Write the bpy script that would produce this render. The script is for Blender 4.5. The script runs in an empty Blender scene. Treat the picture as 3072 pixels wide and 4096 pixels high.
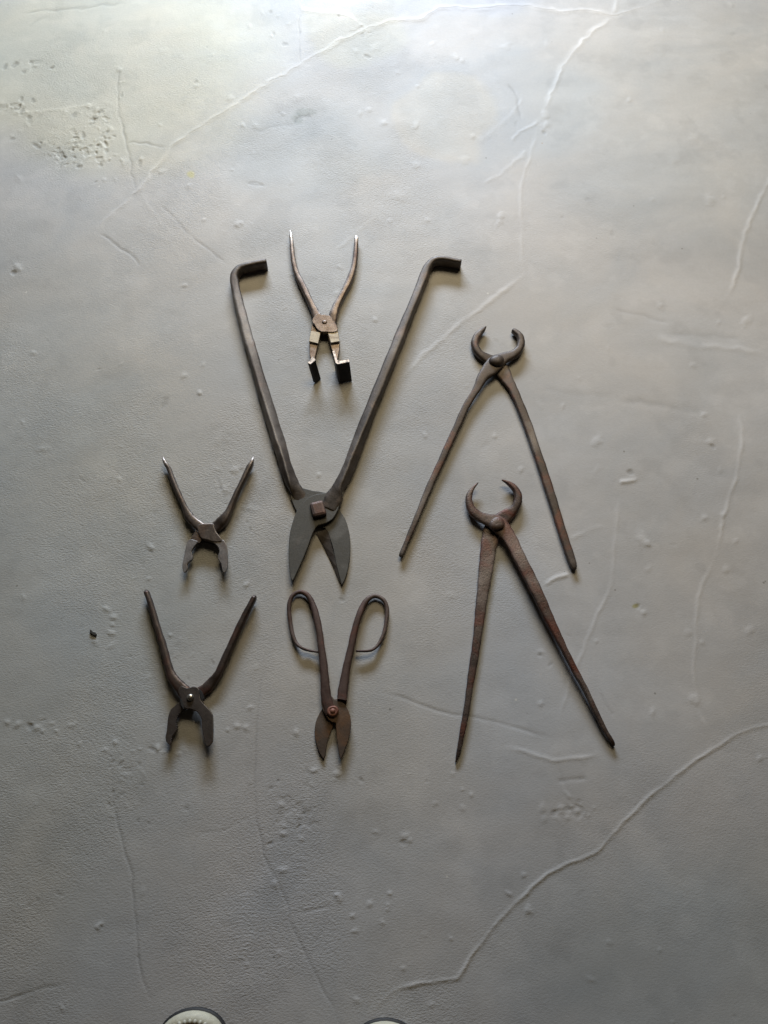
import bpy, bmesh, math, random
import numpy as np
from mathutils import Vector

# ------------------------------------------------------------------ camera
TILT = math.radians(22.0)
DIST = 1.229                      # metres from lens to the floor point in the middle of the picture
FPX = 3072.0                      # focal length in photograph pixels (27 mm on a 36 mm long side)
scene = bpy.context.scene
CT, ST = math.cos(TILT), math.sin(TILT)
CAM = Vector((0.0, -DIST * ST, DIST * CT))
cd = bpy.data.cameras.new("camera")
cam = bpy.data.objects.new("camera", cd)
scene.collection.objects.link(cam)
cam.location = CAM
cam.rotation_euler = (TILT, 0, 0)
cd.lens = 27.0
cd.sensor_width = 36.0
cd.sensor_fit = 'AUTO'
cd.clip_start = 0.02
cd.clip_end = 60.0
scene.camera = cam

# ------------------------------------------------------------------ light
world = bpy.data.worlds.new("World")
scene.world = world
world.use_nodes = True
bg = world.node_tree.nodes["Background"]
bg.inputs[0].default_value = (1.0, 0.80, 0.58, 1)
bg.inputs[1].default_value = 0.013


def area(name, loc, target, sx, sy, power, col, spread=180):
    ld = bpy.data.lights.new(name, 'AREA')
    ld.shape = 'RECTANGLE'
    ld.size = sx
    ld.size_y = sy
    ld.energy = power
    ld.color = col
    ld.spread = math.radians(spread)
    o = bpy.data.objects.new(name, ld)
    scene.collection.objects.link(o)
    o.location = loc
    o.rotation_euler = (Vector(target) - Vector(loc)).to_track_quat('-Z', 'Y').to_euler()
    return o


area("window_light", (-0.25, 2.65, 0.98), (0.06, 0.35, 0), 1.3, 0.40, 52.0, (0.73, 0.84, 1.0), 124)
area("upper_window_light", (0.45, 1.95, 2.30), (0.32, 0.80, 0), 1.9, 1.1, 10.8, (1.0, 0.82, 0.53), 74)

vs = scene.view_settings
vs.view_transform = 'Standard'
vs.look = 'None'
vs.exposure = 0.0
vs.gamma = 1.0
vs.use_curve_mapping = False
scene.render.engine = 'CYCLES'

rng = np.random.RandomState(7)
random.seed(7)


# ------------------------------------------------------------------ helpers
def P(u, v, h=0.0):
    """photograph pixel -> world point on the plane z = h (metres)"""
    dx = (u - 1536.0) / FPX
    dy = -(v - 2048.0) / FPX
    d = Vector((dx, dy * CT + ST, dy * ST - CT))
    t = (h - CAM.z) / d.z
    return CAM + d * t


def link(o):
    scene.collection.objects.link(o)
    return o


def thing(name, label, cat, loc, group=None):
    o = link(bpy.data.objects.new(name, None))
    o.empty_display_size = 0.03
    o.location = loc
    o['label'] = label
    o['category'] = cat
    if group:
        o['group'] = group
    return o


def mesh_part(name, verts, faces, mat, parent=None, smooth=True, wear=None, origin=None, label=None):
    org = Vector(origin) if origin is not None else (parent_origin(parent) if parent else Vector((0, 0, 0)))
    me = bpy.data.meshes.new(name)
    me.from_pydata([tuple(Vector(p) - org) for p in verts], [], faces)
    if wear is not None:
        a = me.attributes.new('wear', 'FLOAT', 'POINT')
        a.data.foreach_set('value', list(wear))
    bm = bmesh.new()
    bm.from_mesh(me)
    bmesh.ops.recalc_face_normals(bm, faces=bm.faces)
    bm.to_mesh(me)
    bm.free()
    for p in me.polygons:
        p.use_smooth = smooth
    me.materials.append(mat)
    o = link(bpy.data.objects.new(name, me))
    if parent:
        o.parent = parent
    if label:
        o['label'] = label
    return o


def parent_origin(p):
    v = Vector((0, 0, 0))
    while p is not None:
        v += p.location
        p = p.parent
    return v


def catmull(pts, n, closed=False):
    """pts: list of equal-length tuples; returns the smooth chain"""
    A = [np.array(p, float) for p in pts]
    out = []
    m = len(A)
    rngi = range(m) if closed else range(m - 1)
    for i in rngi:
        p1, p2 = A[i], A[(i + 1) % m]
        p0 = A[(i - 1) % m] if (closed or i > 0) else 2 * p1 - p2
        p3 = A[(i + 2) % m] if (closed or i + 2 < m) else 2 * p2 - p1
        for k in range(n):
            t = k / n
            out.append(0.5 * ((2 * p1) + (-p0 + p2) * t + (2 * p0 - 5 * p1 + 4 * p2 - p3) * t * t
                              + (-p0 + 3 * p1 - 3 * p2 + p3) * t ** 3))
    if not closed:
        out.append(A[-1])
    return out


def S(xl, xr, v, zt, th, roll=0.0, wear=0.0, ex=3.0):
    """station from the left and right edge at one picture row; zt top and th thickness in mm"""
    zm = (zt - th / 2) / 1000
    a, b = P(xl, v, zm), P(xr, v, zm)
    return ('e', a, b, zt / 1000, th / 1000, roll, wear, ex)


def Cn(u, v, w, zt, th, roll=0.0, wear=0.0, ex=3.0):
    """station from a centre and a width across the path (photograph pixels)"""
    zm = (zt - th / 2) / 1000
    c = P(u, v, zm)
    depth = (c - CAM).dot(Vector((0, ST, -CT)))
    return ('c', c, w * depth / FPX, zt / 1000, th / 1000, roll, wear, ex)


def sweep(stations, n=5, N=20, edge_wear=0.0, edge_side=1, jitter=0.0003):
    """rounded bar through the stations; returns rings (list of N points), wears"""
    cen = []
    for s in stations:
        cen.append((s[1] + s[2]) / 2 if s[0] == 'e' else s[1])
    rows = []
    for i, s in enumerate(stations):
        a = cen[max(i - 1, 0)]
        b = cen[min(i + 1, len(cen) - 1)]
        t = Vector(((b - a).x, (b - a).y, 0)).normalized()
        nrm = Vector((-t.y, t.x, 0))
        if s[0] == 'e':
            w = abs((s[2] - s[1]).dot(nrm))
            zt, th, roll, wr, ex = s[3:]
            ra = math.radians(abs(roll))
            w = max(0.45 * w, (w - 0.75 * th * math.sin(ra)) / math.cos(ra))
        else:
            w = s[2]
            zt, th, roll, wr, ex = s[3:]
        rows.append((cen[i].x, cen[i].y, zt - th / 2, w, th, roll, wr, ex))
    ch = catmull(rows, n)
    rings, wears = [], []
    m = len(ch)
    for i, r in enumerate(ch):
        a = ch[max(i - 1, 0)]
        b = ch[min(i + 1, m - 1)]
        t = Vector((b[0] - a[0], b[1] - a[1], b[2] - a[2])).normalized()
        side = Vector((t.y, -t.x, 0)).normalized()      # to the right of the path direction
        up = side.cross(t)
        w, th = max(r[3], 0.0004), max(r[4], 0.0004)
        ro = math.radians(r[5])
        ring, wr = [], []
        jw = 1 + 0.035 * math.sin(i * 1.3 + w * 900) + 0.03 * math.sin(i * 0.47 + r[0] * 50)
        for k in range(N):
            th_ = 2 * math.pi * (k + 0.5) / N
            c, s_ = math.cos(th_), math.sin(th_)
            e = 2.0 / r[7]
            x = math.copysign(abs(c) ** e, c) * w / 2 * jw
            y = math.copysign(abs(s_) ** e, s_) * th / 2
            x2 = x * math.cos(ro) - y * math.sin(ro)
            y2 = x * math.sin(ro) + y * math.cos(ro)
            p = Vector((r[0], r[1], r[2])) + side * x2 + up * y2
            p += Vector((random.uniform(-1, 1), random.uniform(-1, 1), random.uniform(-1, 1))) * jitter * 0.5
            p.z = max(p.z, 0.0004)
            ring.append(p)
            ew = 0.0
            if edge_wear and s_ > 0.25 and c * edge_side > 0.25:
                ew = edge_wear * max(0.0, 1 - abs(th_ - (math.pi / 4 if edge_side > 0 else 3 * math.pi / 4)) / 0.32)
            wr.append(max(r[6], ew))
        rings.append(ring)
        wears.append(wr)
    return rings, wears


def ring_mesh(rings, wears, cap0=True, cap1=True):
    N = len(rings[0])
    V = [p for r in rings for p in r]
    W = [w for r in wears for w in r]
    F = []
    for i in range(len(rings) - 1):
        for k in range(N):
            a, b = i * N + k, i * N + (k + 1) % N
            F.append((a, b, b + N, a + N))

    def cap(base, ring, wr, inner):
        c = sum(ring, Vector((0, 0, 0))) / N
        last = list(range(base, base + N))
        for f in (0.8, 0.45):
            st = len(V)
            for k in range(N):
                V.append(c + (ring[k] - c) * f + inner * (0.0003 if f > .5 else 0.0005))
                W.append(wr[k])
            for k in range(N):
                F.append((last[k], last[(k + 1) % N], st + (k + 1) % N, st + k))
            last = list(range(st, st + N))
        F.append(tuple(last))
    if cap0:
        cap(0, rings[0], wears[0], (sum(rings[0], Vector()) - sum(rings[1], Vector())).normalized())
    if cap1:
        cap((len(rings) - 1) * N, rings[-1], wears[-1], (sum(rings[-1], Vector()) - sum(rings[-2], Vector())).normalized())
    return V, F, W


def bar(name, stations, mat, parent, **kw):
    r, w = sweep(stations, **kw)
    V, F, W = ring_mesh(r, w)
    return mesh_part(name, V, F, mat, parent, True, W)


def two_bars(names, stations, cut, mat, parent, n=5, **kw):
    """one forged piece, split at station index cut into two parts that meet there"""
    r, w = sweep(stations, n=n, **kw)
    k = cut * n
    V, F, W = ring_mesh(r[:k + 1], w[:k + 1], True, False)
    a = mesh_part(names[0], V, F, mat, parent, True, W)
    V, F, W = ring_mesh(r[k:], w[k:], False, True)
    b = mesh_part(names[1], V, F, mat, parent, True, W)
    return a, b


def plate(name, px, zb, zt, mat, parent, bev=1.2, smooth_n=3, rough=0.00015, dome=0.0, wear=0.0,
          zfun=None, label=None, edgew=0.0):
    """solid cut to an outline (photograph pixels), between heights zb and zt (mm)"""
    pts = [tuple(p) for p in px]
    if smooth_n > 1:
        pts = [tuple(p) for p in catmull(pts, smooth_n, True)]
    top = [P(u, v, zt / 1000) for u, v in pts]
    top = [p + Vector((random.uniform(-1, 1), random.uniform(-1, 1), 0)) * rough for p in top]
    if zfun:
        for i, (u, v) in enumerate(pts):
            top[i].z = zfun(u, v) / 1000
    n = len(top)
    area_ = sum(top[i].x * top[(i + 1) % n].y - top[(i + 1) % n].x * top[i].y for i in range(n))
    if area_ < 0:
        top.reverse()
    # inward offset rings give a worn, rounded shoulder
    def inset(ring, d, z):
        out = []
        for i in range(n):
            a, b, c = ring[i - 1], ring[i], ring[(i + 1) % n]
            e1 = Vector((b.x - a.x, b.y - a.y, 0))
            e2 = Vector((c.x - b.x, c.y - b.y, 0))
            if e1.length < 1e-9 or e2.length < 1e-9:
                nn = Vector((0, 0, 0))
            else:
                e1.normalize(); e2.normalize()
                n1, n2 = Vector((-e1.y, e1.x, 0)), Vector((-e2.y, e2.x, 0))
                nn = (n1 + n2)
                nn = nn.normalized() if nn.length > 1e-6 else n1
            out.append(Vector((b.x, b.y, b.z)) + nn * d + Vector((0, 0, z)))
        return out
    B = bev / 1000
    rings = [[Vector((p.x, p.y, zb / 1000)) for p in top],
             inset(top, 0, -B), inset(top, B * 0.3, -B * 0.3), inset(top, B, 0)]
    V = [p for r in rings for p in r]
    W = [wear] * (2 * n) + [max(wear, edgew)] * n + [wear] * n
    F = []
    for j in range(3):
        for k in range(n):
            F.append((j * n + k, j * n + (k + 1) % n, (j + 1) * n + (k + 1) % n, (j + 1) * n + k))
    F.append(tuple(range(3 * n, 4 * n)))
    F.append(tuple(reversed(range(0, n))))
    o = mesh_part(name, V, F, mat, parent, True, W, label=label)
    bm = bmesh.new()
    bm.from_mesh(o.data)
    bmesh.ops.triangulate(bm, faces=[f for f in bm.faces if len(f.verts) > 4], ngon_method='EAR_CLIP')
    for e in bm.edges:
        if len(e.link_faces) == 2 and e.calc_face_angle(0) > math.radians(38):
            e.smooth = False
    for f in bm.faces:
        if abs(f.normal.z) > 0.995:
            f.smooth = False
    bm.to_mesh(o.data)
    bm.free()
    return o


def solid_quads(name, tops, bots, mat, parent, wear=0.0, bevel=0.5):
    """solid from a top loop and a bottom loop of world points"""
    n = len(tops)
    V = list(bots) + list(tops)
    F = [tuple(range(n - 1, -1, -1)), tuple(range(n, 2 * n))]
    for k in range(n):
        F.append((k, (k + 1) % n, n + (k + 1) % n, n + k))
    o = mesh_part(name, V, F, mat, parent, False, [wear] * len(V))
    bm = bmesh.new(); bm.from_mesh(o.data)
    bmesh.ops.bevel(bm, geom=list(bm.edges), offset=bevel / 1000, segments=2, affect='EDGES', profile=0.6)
    bm.to_mesh(o.data); bm.free()
    return o


def lathe(name, cx, cy, prof, mat, parent, N=28, wob=0.04, tilt=0):
    """turned solid: prof = list of (radius mm, z mm)"""
    V, F = [], []
    for r, z in prof:
        for k in range(N):
            a = 2 * math.pi * k / N
            q = r / 1000 * (1 + wob * math.sin(2 * a + 1) + wob * 0.6 * math.sin(3 * a + cx * 90))
            V.append(Vector((cx + q * math.cos(a), cy + q * math.sin(a), z / 1000 + tilt * r / 1000 * math.cos(a))))
    for j in range(len(prof) - 1):
        for k in range(N):
            F.append((j * N + k, j * N + (k + 1) % N, (j + 1) * N + (k + 1) % N, (j + 1) * N + k))
    F.append(tuple(range((len(prof) - 1) * N, len(prof) * N)))
    return mesh_part(name, V, F, mat, parent, True, [0.0] * len(V))


# ------------------------------------------------------------------ materials
def new_mat(name):
    m = bpy.data.materials.new(name)
    m.use_nodes = True
    nt = m.node_tree
    return m, nt, nt.nodes["Principled BSDF"]


def noise(nt, co, scale, detail=4, rough=0.55, dist=0.0):
    n = nt.nodes.new("ShaderNodeTexNoise")
    n.inputs["Scale"].default_value = scale
    n.inputs["Detail"].default_value = detail
    n.inputs["Roughness"].default_value = rough
    n.inputs["Distortion"].default_value = dist
    nt.links.new(co, n.inputs["Vector"])
    return n.outputs["Fac"]


def ramp(nt, fac, stops):
    r = nt.nodes.new("ShaderNodeValToRGB")
    el = r.color_ramp.elements
    el[0].position, el[0].color = stops[0][0], (*stops[0][1], 1)
    el[1].position, el[1].color = stops[-1][0], (*stops[-1][1], 1)
    for p, c in stops[1:-1]:
        e = el.new(p)
        e.color = (*c, 1)
    nt.links.new(fac, r.inputs[0])
    return r.outputs[0]


def mixc(nt, fac, a, b, mode='MIX'):
    m = nt.nodes.new("ShaderNodeMix")
    m.data_type = 'RGBA'
    m.blend_type = mode
    for sock, val in ((m.inputs[0], fac), (m.inputs[6], a), (m.inputs[7], b)):
        if isinstance(val, bpy.types.NodeSocket):
            nt.links.new(val, sock)
        elif isinstance(val, (int, float)):
            sock.default_value = val
        else:
            sock.default_value = (*val, 1)
    return m.outputs[2]


def metal(name, dark, mid, rust, rust_amt=0.5, rough=0.45, metallic=0.55, bare=(0.55, 0.53, 0.50), bump=0.22, seed=0.0,
          scale=1.0, pits=0.08):
    m, nt, b = new_mat(name)
    tc = nt.nodes.new("ShaderNodeTexCoord")
    mp = nt.nodes.new("ShaderNodeMapping")
    mp.inputs["Location"].default_value = (seed, seed * 1.7, seed * 0.3)
    nt.links.new(tc.outputs["Object"], mp.inputs[0])
    co = mp.outputs[0]
    n1 = noise(nt, co, 70 * scale, 6, 0.65, 0.4)
    n2 = noise(nt, co, 22 * scale, 5, 0.6, 0.8)
    n3 = noise(nt, co, 420, 4, 0.6)
    n0 = noise(nt, co, 9, 4, 0.6, 0.5)
    mx = nt.nodes.new("ShaderNodeMath"); mx.operation = 'MULTIPLY_ADD'; mx.inputs[1].default_value = 0.55
    nt.links.new(n0, mx.inputs[0])
    hf = nt.nodes.new("ShaderNodeMath"); hf.operation = 'MULTIPLY'; hf.inputs[1].default_value = 0.45
    nt.links.new(n1, hf.inputs[0]); nt.links.new(hf.outputs[0], mx.inputs[2])
    base = ramp(nt, mx.outputs[0], [(0.36, dark), (0.62, mid)])
    rf = ramp(nt, n2, [(0.62 - 0.25 * rust_amt, (0, 0, 0)), (0.74 - 0.1 * rust_amt, (1, 1, 1))])
    c = mixc(nt, rf, base, rust)
    sp = ramp(nt, n3, [(0.42, (0.86, 0.86, 0.86)), (0.64, (1.08, 1.07, 1.06))])
    c = mixc(nt, 1.0, c, sp, 'MULTIPLY')
    at = nt.nodes.new("ShaderNodeAttribute")
    at.attribute_name = 'wear'
    wn = nt.nodes.new("ShaderNodeMath"); wn.operation = 'MULTIPLY'
    nt.links.new(at.outputs["Fac"], wn.inputs[0])
    nt.links.new(ramp(nt, noise(nt, co, 160, 4, 0.6), [(0.36, (0.3, 0.3, 0.3)), (0.52, (1, 1, 1))]), wn.inputs[1])
    c = mixc(nt, wn.outputs[0], c, bare)
    hw = ramp(nt, n0, [(0.52, (0, 0, 0)), (0.70, (0.16, 0.16, 0.16))])
    c = mixc(nt, hw, c, bare)
    nt.links.new(c, b.inputs["Base Color"])
    mt = nt.nodes.new("ShaderNodeMath"); mt.operation = 'MULTIPLY_ADD'; mt.use_clamp = True
    nt.links.new(wn.outputs[0], mt.inputs[0]); mt.inputs[1].default_value = 0.5; mt.inputs[2].default_value = metallic
    nt.links.new(mt.outputs[0], b.inputs["Metallic"])
    rr = nt.nodes.new("ShaderNodeMath"); rr.operation = 'MULTIPLY_ADD'
    nt.links.new(n1, rr.inputs[0]); rr.inputs[1].default_value = 0.35; rr.inputs[2].default_value = rough - 0.17
    nt.links.new(rr.outputs[0], b.inputs["Roughness"])
    pit = nt.nodes.new("ShaderNodeTexVoronoi"); pit.inputs["Scale"].default_value = 210
    nt.links.new(co, pit.inputs["Vector"])
    pr = ramp(nt, pit.outputs["Distance"], [(0.10, (0, 0, 0)), (0.30, (pits, pits, pits))])
    ad0 = nt.nodes.new("ShaderNodeMath"); ad0.operation = 'ADD'
    nt.links.new(n1, ad0.inputs[0]); nt.links.new(n3, ad0.inputs[1])
    ad = nt.nodes.new("ShaderNodeMath"); ad.operation = 'ADD'
    nt.links.new(ad0.outputs[0], ad.inputs[0]); nt.links.new(pr, ad.inputs[1])
    c = mixc(nt, 1.0, c, ramp(nt, pit.outputs["Distance"], [(0.10, (1 - 0.5 * pits,) * 3), (0.30, (1.0, 1.0, 1.0))]), 'MULTIPLY')
    nt.links.new(c, b.inputs["Base Color"])
    bp = nt.nodes.new("ShaderNodeBump")
    bp.inputs["Strength"].default_value = bump
    bp.inputs["Distance"].default_value = 0.0012
    nt.links.new(ad.outputs[0], bp.inputs["Height"])
    nt.links.new(bp.outputs[0], b.inputs["Normal"])
    return m


M_SHEAR = metal("brown_grey_steel", (0.050, 0.041, 0.035), (0.105, 0.088, 0.076), (0.125, 0.092, 0.074), 0.35, 0.5, 0.4, seed=1)
M_SHEAR_BLADE = metal("blued_blade_steel", (0.062, 0.060, 0.053), (0.085, 0.082, 0.073), (0.078, 0.070, 0.060), 0.2, 0.6, 0.3, bump=0.2, seed=2)
M_NUT = metal("pinkish_rusty_nut", (0.06, 0.045, 0.040), (0.145, 0.108, 0.098), (0.12, 0.06, 0.045), 0.5, 0.5, 0.4, seed=3)
M_GLAZ = metal("worn_coppery_steel", (0.085, 0.066, 0.055), (0.21, 0.168, 0.142), (0.07, 0.045, 0.036), 0.5, 0.40, 0.7, seed=4,
               bare=(0.62, 0.60, 0.58))
M_GLAZ_BLOCK = metal("pale_tarnished_steel", (0.28, 0.23, 0.16), (0.44, 0.39, 0.30), (0.22, 0.17, 0.12), 0.25, 0.5, 0.3, seed=5)
M_GLAZ_FOOT = metal("blackened_sheet_steel", (0.014, 0.011, 0.010), (0.026, 0.021, 0.018), (0.035, 0.022, 0.016), 0.2, 0.6, 0.3, seed=6,
                    bare=(0.72, 0.64, 0.58))
M_PINC1 = metal("brown_forged_steel", (0.045, 0.034, 0.028), (0.096, 0.075, 0.064), (0.14, 0.062, 0.042), 0.3, 0.5, 0.4, seed=7)
M_PINC2 = metal("rust_mottled_steel", (0.038, 0.027, 0.024), (0.135, 0.098, 0.082), (0.12, 0.040, 0.026), 0.75, 0.5, 0.4, seed=8, bump=0.4, pits=0.4)
M_SMALL = metal("grey_brown_plier_steel", (0.058, 0.048, 0.042), (0.12, 0.098, 0.085), (0.115, 0.072, 0.050), 0.35, 0.42, 0.6, seed=9,
                bare=(0.52, 0.46, 0.42))
M_SMALL_JAW = metal("grey_jaw_steel", (0.13, 0.125, 0.125), (0.22, 0.205, 0.20), (0.14, 0.11, 0.09), 0.3, 0.45, 0.4, seed=10)
M_SLIP = metal("dark_brown_plier_steel", (0.042, 0.031, 0.026), (0.080, 0.060, 0.050), (0.11, 0.046, 0.032), 0.45, 0.45, 0.5, seed=11,
               bare=(0.34, 0.26, 0.22))
M_SLIP_JAW = metal("dark_jaw_steel", (0.045, 0.036, 0.031), (0.075, 0.062, 0.053), (0.075, 0.048, 0.035), 0.35, 0.5, 0.45, seed=12,
                   bare=(0.34, 0.28, 0.24))
M_PIN = metal("bright_rivet_steel", (0.45, 0.43, 0.38), (0.62, 0.60, 0.55), (0.4, 0.35, 0.28), 0.1, 0.28, 0.9, seed=13, bump=0.1)
M_SNIP = metal("red_brown_rusty_steel", (0.055, 0.030, 0.024), (0.098, 0.062, 0.050), (0.12, 0.045, 0.030), 0.5, 0.6, 0.25, seed=14)
M_SNIP_BLADE = metal("rust_brown_blade_steel", (0.050, 0.034, 0.024), (0.090, 0.062, 0.043), (0.14, 0.070, 0.030), 0.45, 0.6, 0.25, seed=15)
M_SNIP_PIN = metal("orange_rusty_rivet", (0.16, 0.060, 0.040), (0.28, 0.13, 0.090), (0.20, 0.08, 0.05), 0.5, 0.55, 0.2, seed=16)
M_CRUMB = metal("dark_grit", (0.03, 0.03, 0.026), (0.06, 0.058, 0.05), (0.06, 0.05, 0.04), 0.2, 0.9, 0.0, seed=17)


def floor_material():
    m, nt, b = new_mat("painted_screed")
    tc = nt.nodes.new("ShaderNodeTexCoord")
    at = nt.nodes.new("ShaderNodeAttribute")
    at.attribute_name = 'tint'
    co = tc.outputs["Object"]
    # streaky, brushed coat: stretched noises
    mp = nt.nodes.new("ShaderNodeMapping")
    mp.inputs["Rotation"].default_value = (0, 0, math.radians(-42))
    mp.inputs["Scale"].default_value = (1.0, 2.0, 1.0)
    nt.links.new(co, mp.inputs[0])
    n_big = noise(nt, co, 5.5, 5, 0.6, 0.6)
    n_mid = noise(nt, mp.outputs[0], 28, 6, 0.65, 0.3)
    n_fine = noise(nt, co, 190, 4, 0.6)
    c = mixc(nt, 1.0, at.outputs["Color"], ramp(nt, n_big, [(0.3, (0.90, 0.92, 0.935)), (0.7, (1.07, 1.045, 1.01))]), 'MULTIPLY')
    c = mixc(nt, 1.0, c, ramp(nt, n_mid, [(0.3, (0.965, 0.965, 0.965)), (0.7, (1.03, 1.03, 1.03))]), 'MULTIPLY')
    c = mixc(nt, 1.0, c, ramp(nt, n_fine, [(0.3, (0.97, 0.97, 0.97)), (0.7, (1.025, 1.025, 1.025))]), 'MULTIPLY')
    def specks(scale, thr, colr, c, amt, off):
        vo = nt.nodes.new("ShaderNodeTexVoronoi")
        vo.inputs["Scale"].default_value = scale
        mp2 = nt.nodes.new("ShaderNodeMapping"); mp2.inputs["Location"].default_value = (off, off, 0)
        nt.links.new(co, mp2.inputs[0]); nt.links.new(mp2.outputs[0], vo.inputs["Vector"])
        lt = nt.nodes.new("ShaderNodeMath"); lt.operation = 'LESS_THAN'; lt.inputs[1].default_value = thr
        nt.links.new(vo.outputs["Distance"], lt.inputs[0])
        sep = nt.nodes.new("ShaderNodeSeparateColor"); nt.links.new(vo.outputs["Color"], sep.inputs[0])
        g = nt.nodes.new("ShaderNodeMath"); g.operation = 'GREATER_THAN'; g.inputs[1].default_value = 0.80
        nt.links.new(sep.outputs[0], g.inputs[0])
        mu = nt.nodes.new("ShaderNodeMath"); mu.operation = 'MULTIPLY'
        nt.links.new(lt.outputs[0], mu.inputs[0]); nt.links.new(g.outputs[0], mu.inputs[1])
        m2 = nt.nodes.new("ShaderNodeMath"); m2.operation = 'MULTIPLY'; m2.inputs[1].default_value = amt
        nt.links.new(mu.outputs[0], m2.inputs[0])
        return mixc(nt, m2.outputs[0], c, colr)
    c = specks(26, 0.045, (0.16, 0.15, 0.13), c, 0.6, 3.1)
    c = specks(19, 0.035, (0.66, 0.65, 0.60), c, 0.6, 7.7)
    c = specks(8, 0.022, (0.30, 0.20, 0.12), c, 0.6, 1.3)
    nt.links.new(c, b.inputs["Base Color"])
    rr = nt.nodes.new("ShaderNodeMath"); rr.operation = 'MULTIPLY_ADD'
    nt.links.new(n_mid, rr.inputs[0]); rr.inputs[1].default_value = 0.25; rr.inputs[2].default_value = 0.50
    nt.links.new(rr.outputs[0], b.inputs["Roughness"])
    b.inputs["Specular IOR Level"].default_value = 0.33
    # fine plaster grain
    g1 = noise(nt, mp.outputs[0], 230, 4, 0.7, 0.0)
    g2 = noise(nt, co, 330, 3, 0.6)
    rg = nt.nodes.new("ShaderNodeAttribute"); rg.attribute_name = 'grain'
    bp1 = nt.nodes.new("ShaderNodeBump"); bp1.inputs["Distance"].default_value = 0.0015
    nt.links.new(rg.outputs["Fac"], bp1.inputs["Strength"])
    nt.links.new(g1, bp1.inputs["Height"])
    bp2 = nt.nodes.new("ShaderNodeBump"); bp2.inputs["Strength"].default_value = 0.2; bp2.inputs["Distance"].default_value = 0.0006
    nt.links.new(g2, bp2.inputs["Height"]); nt.links.new(bp1.outputs[0], bp2.inputs["Normal"])
    nt.links.new(bp2.outputs[0], b.inputs["Normal"])
    return m


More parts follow.
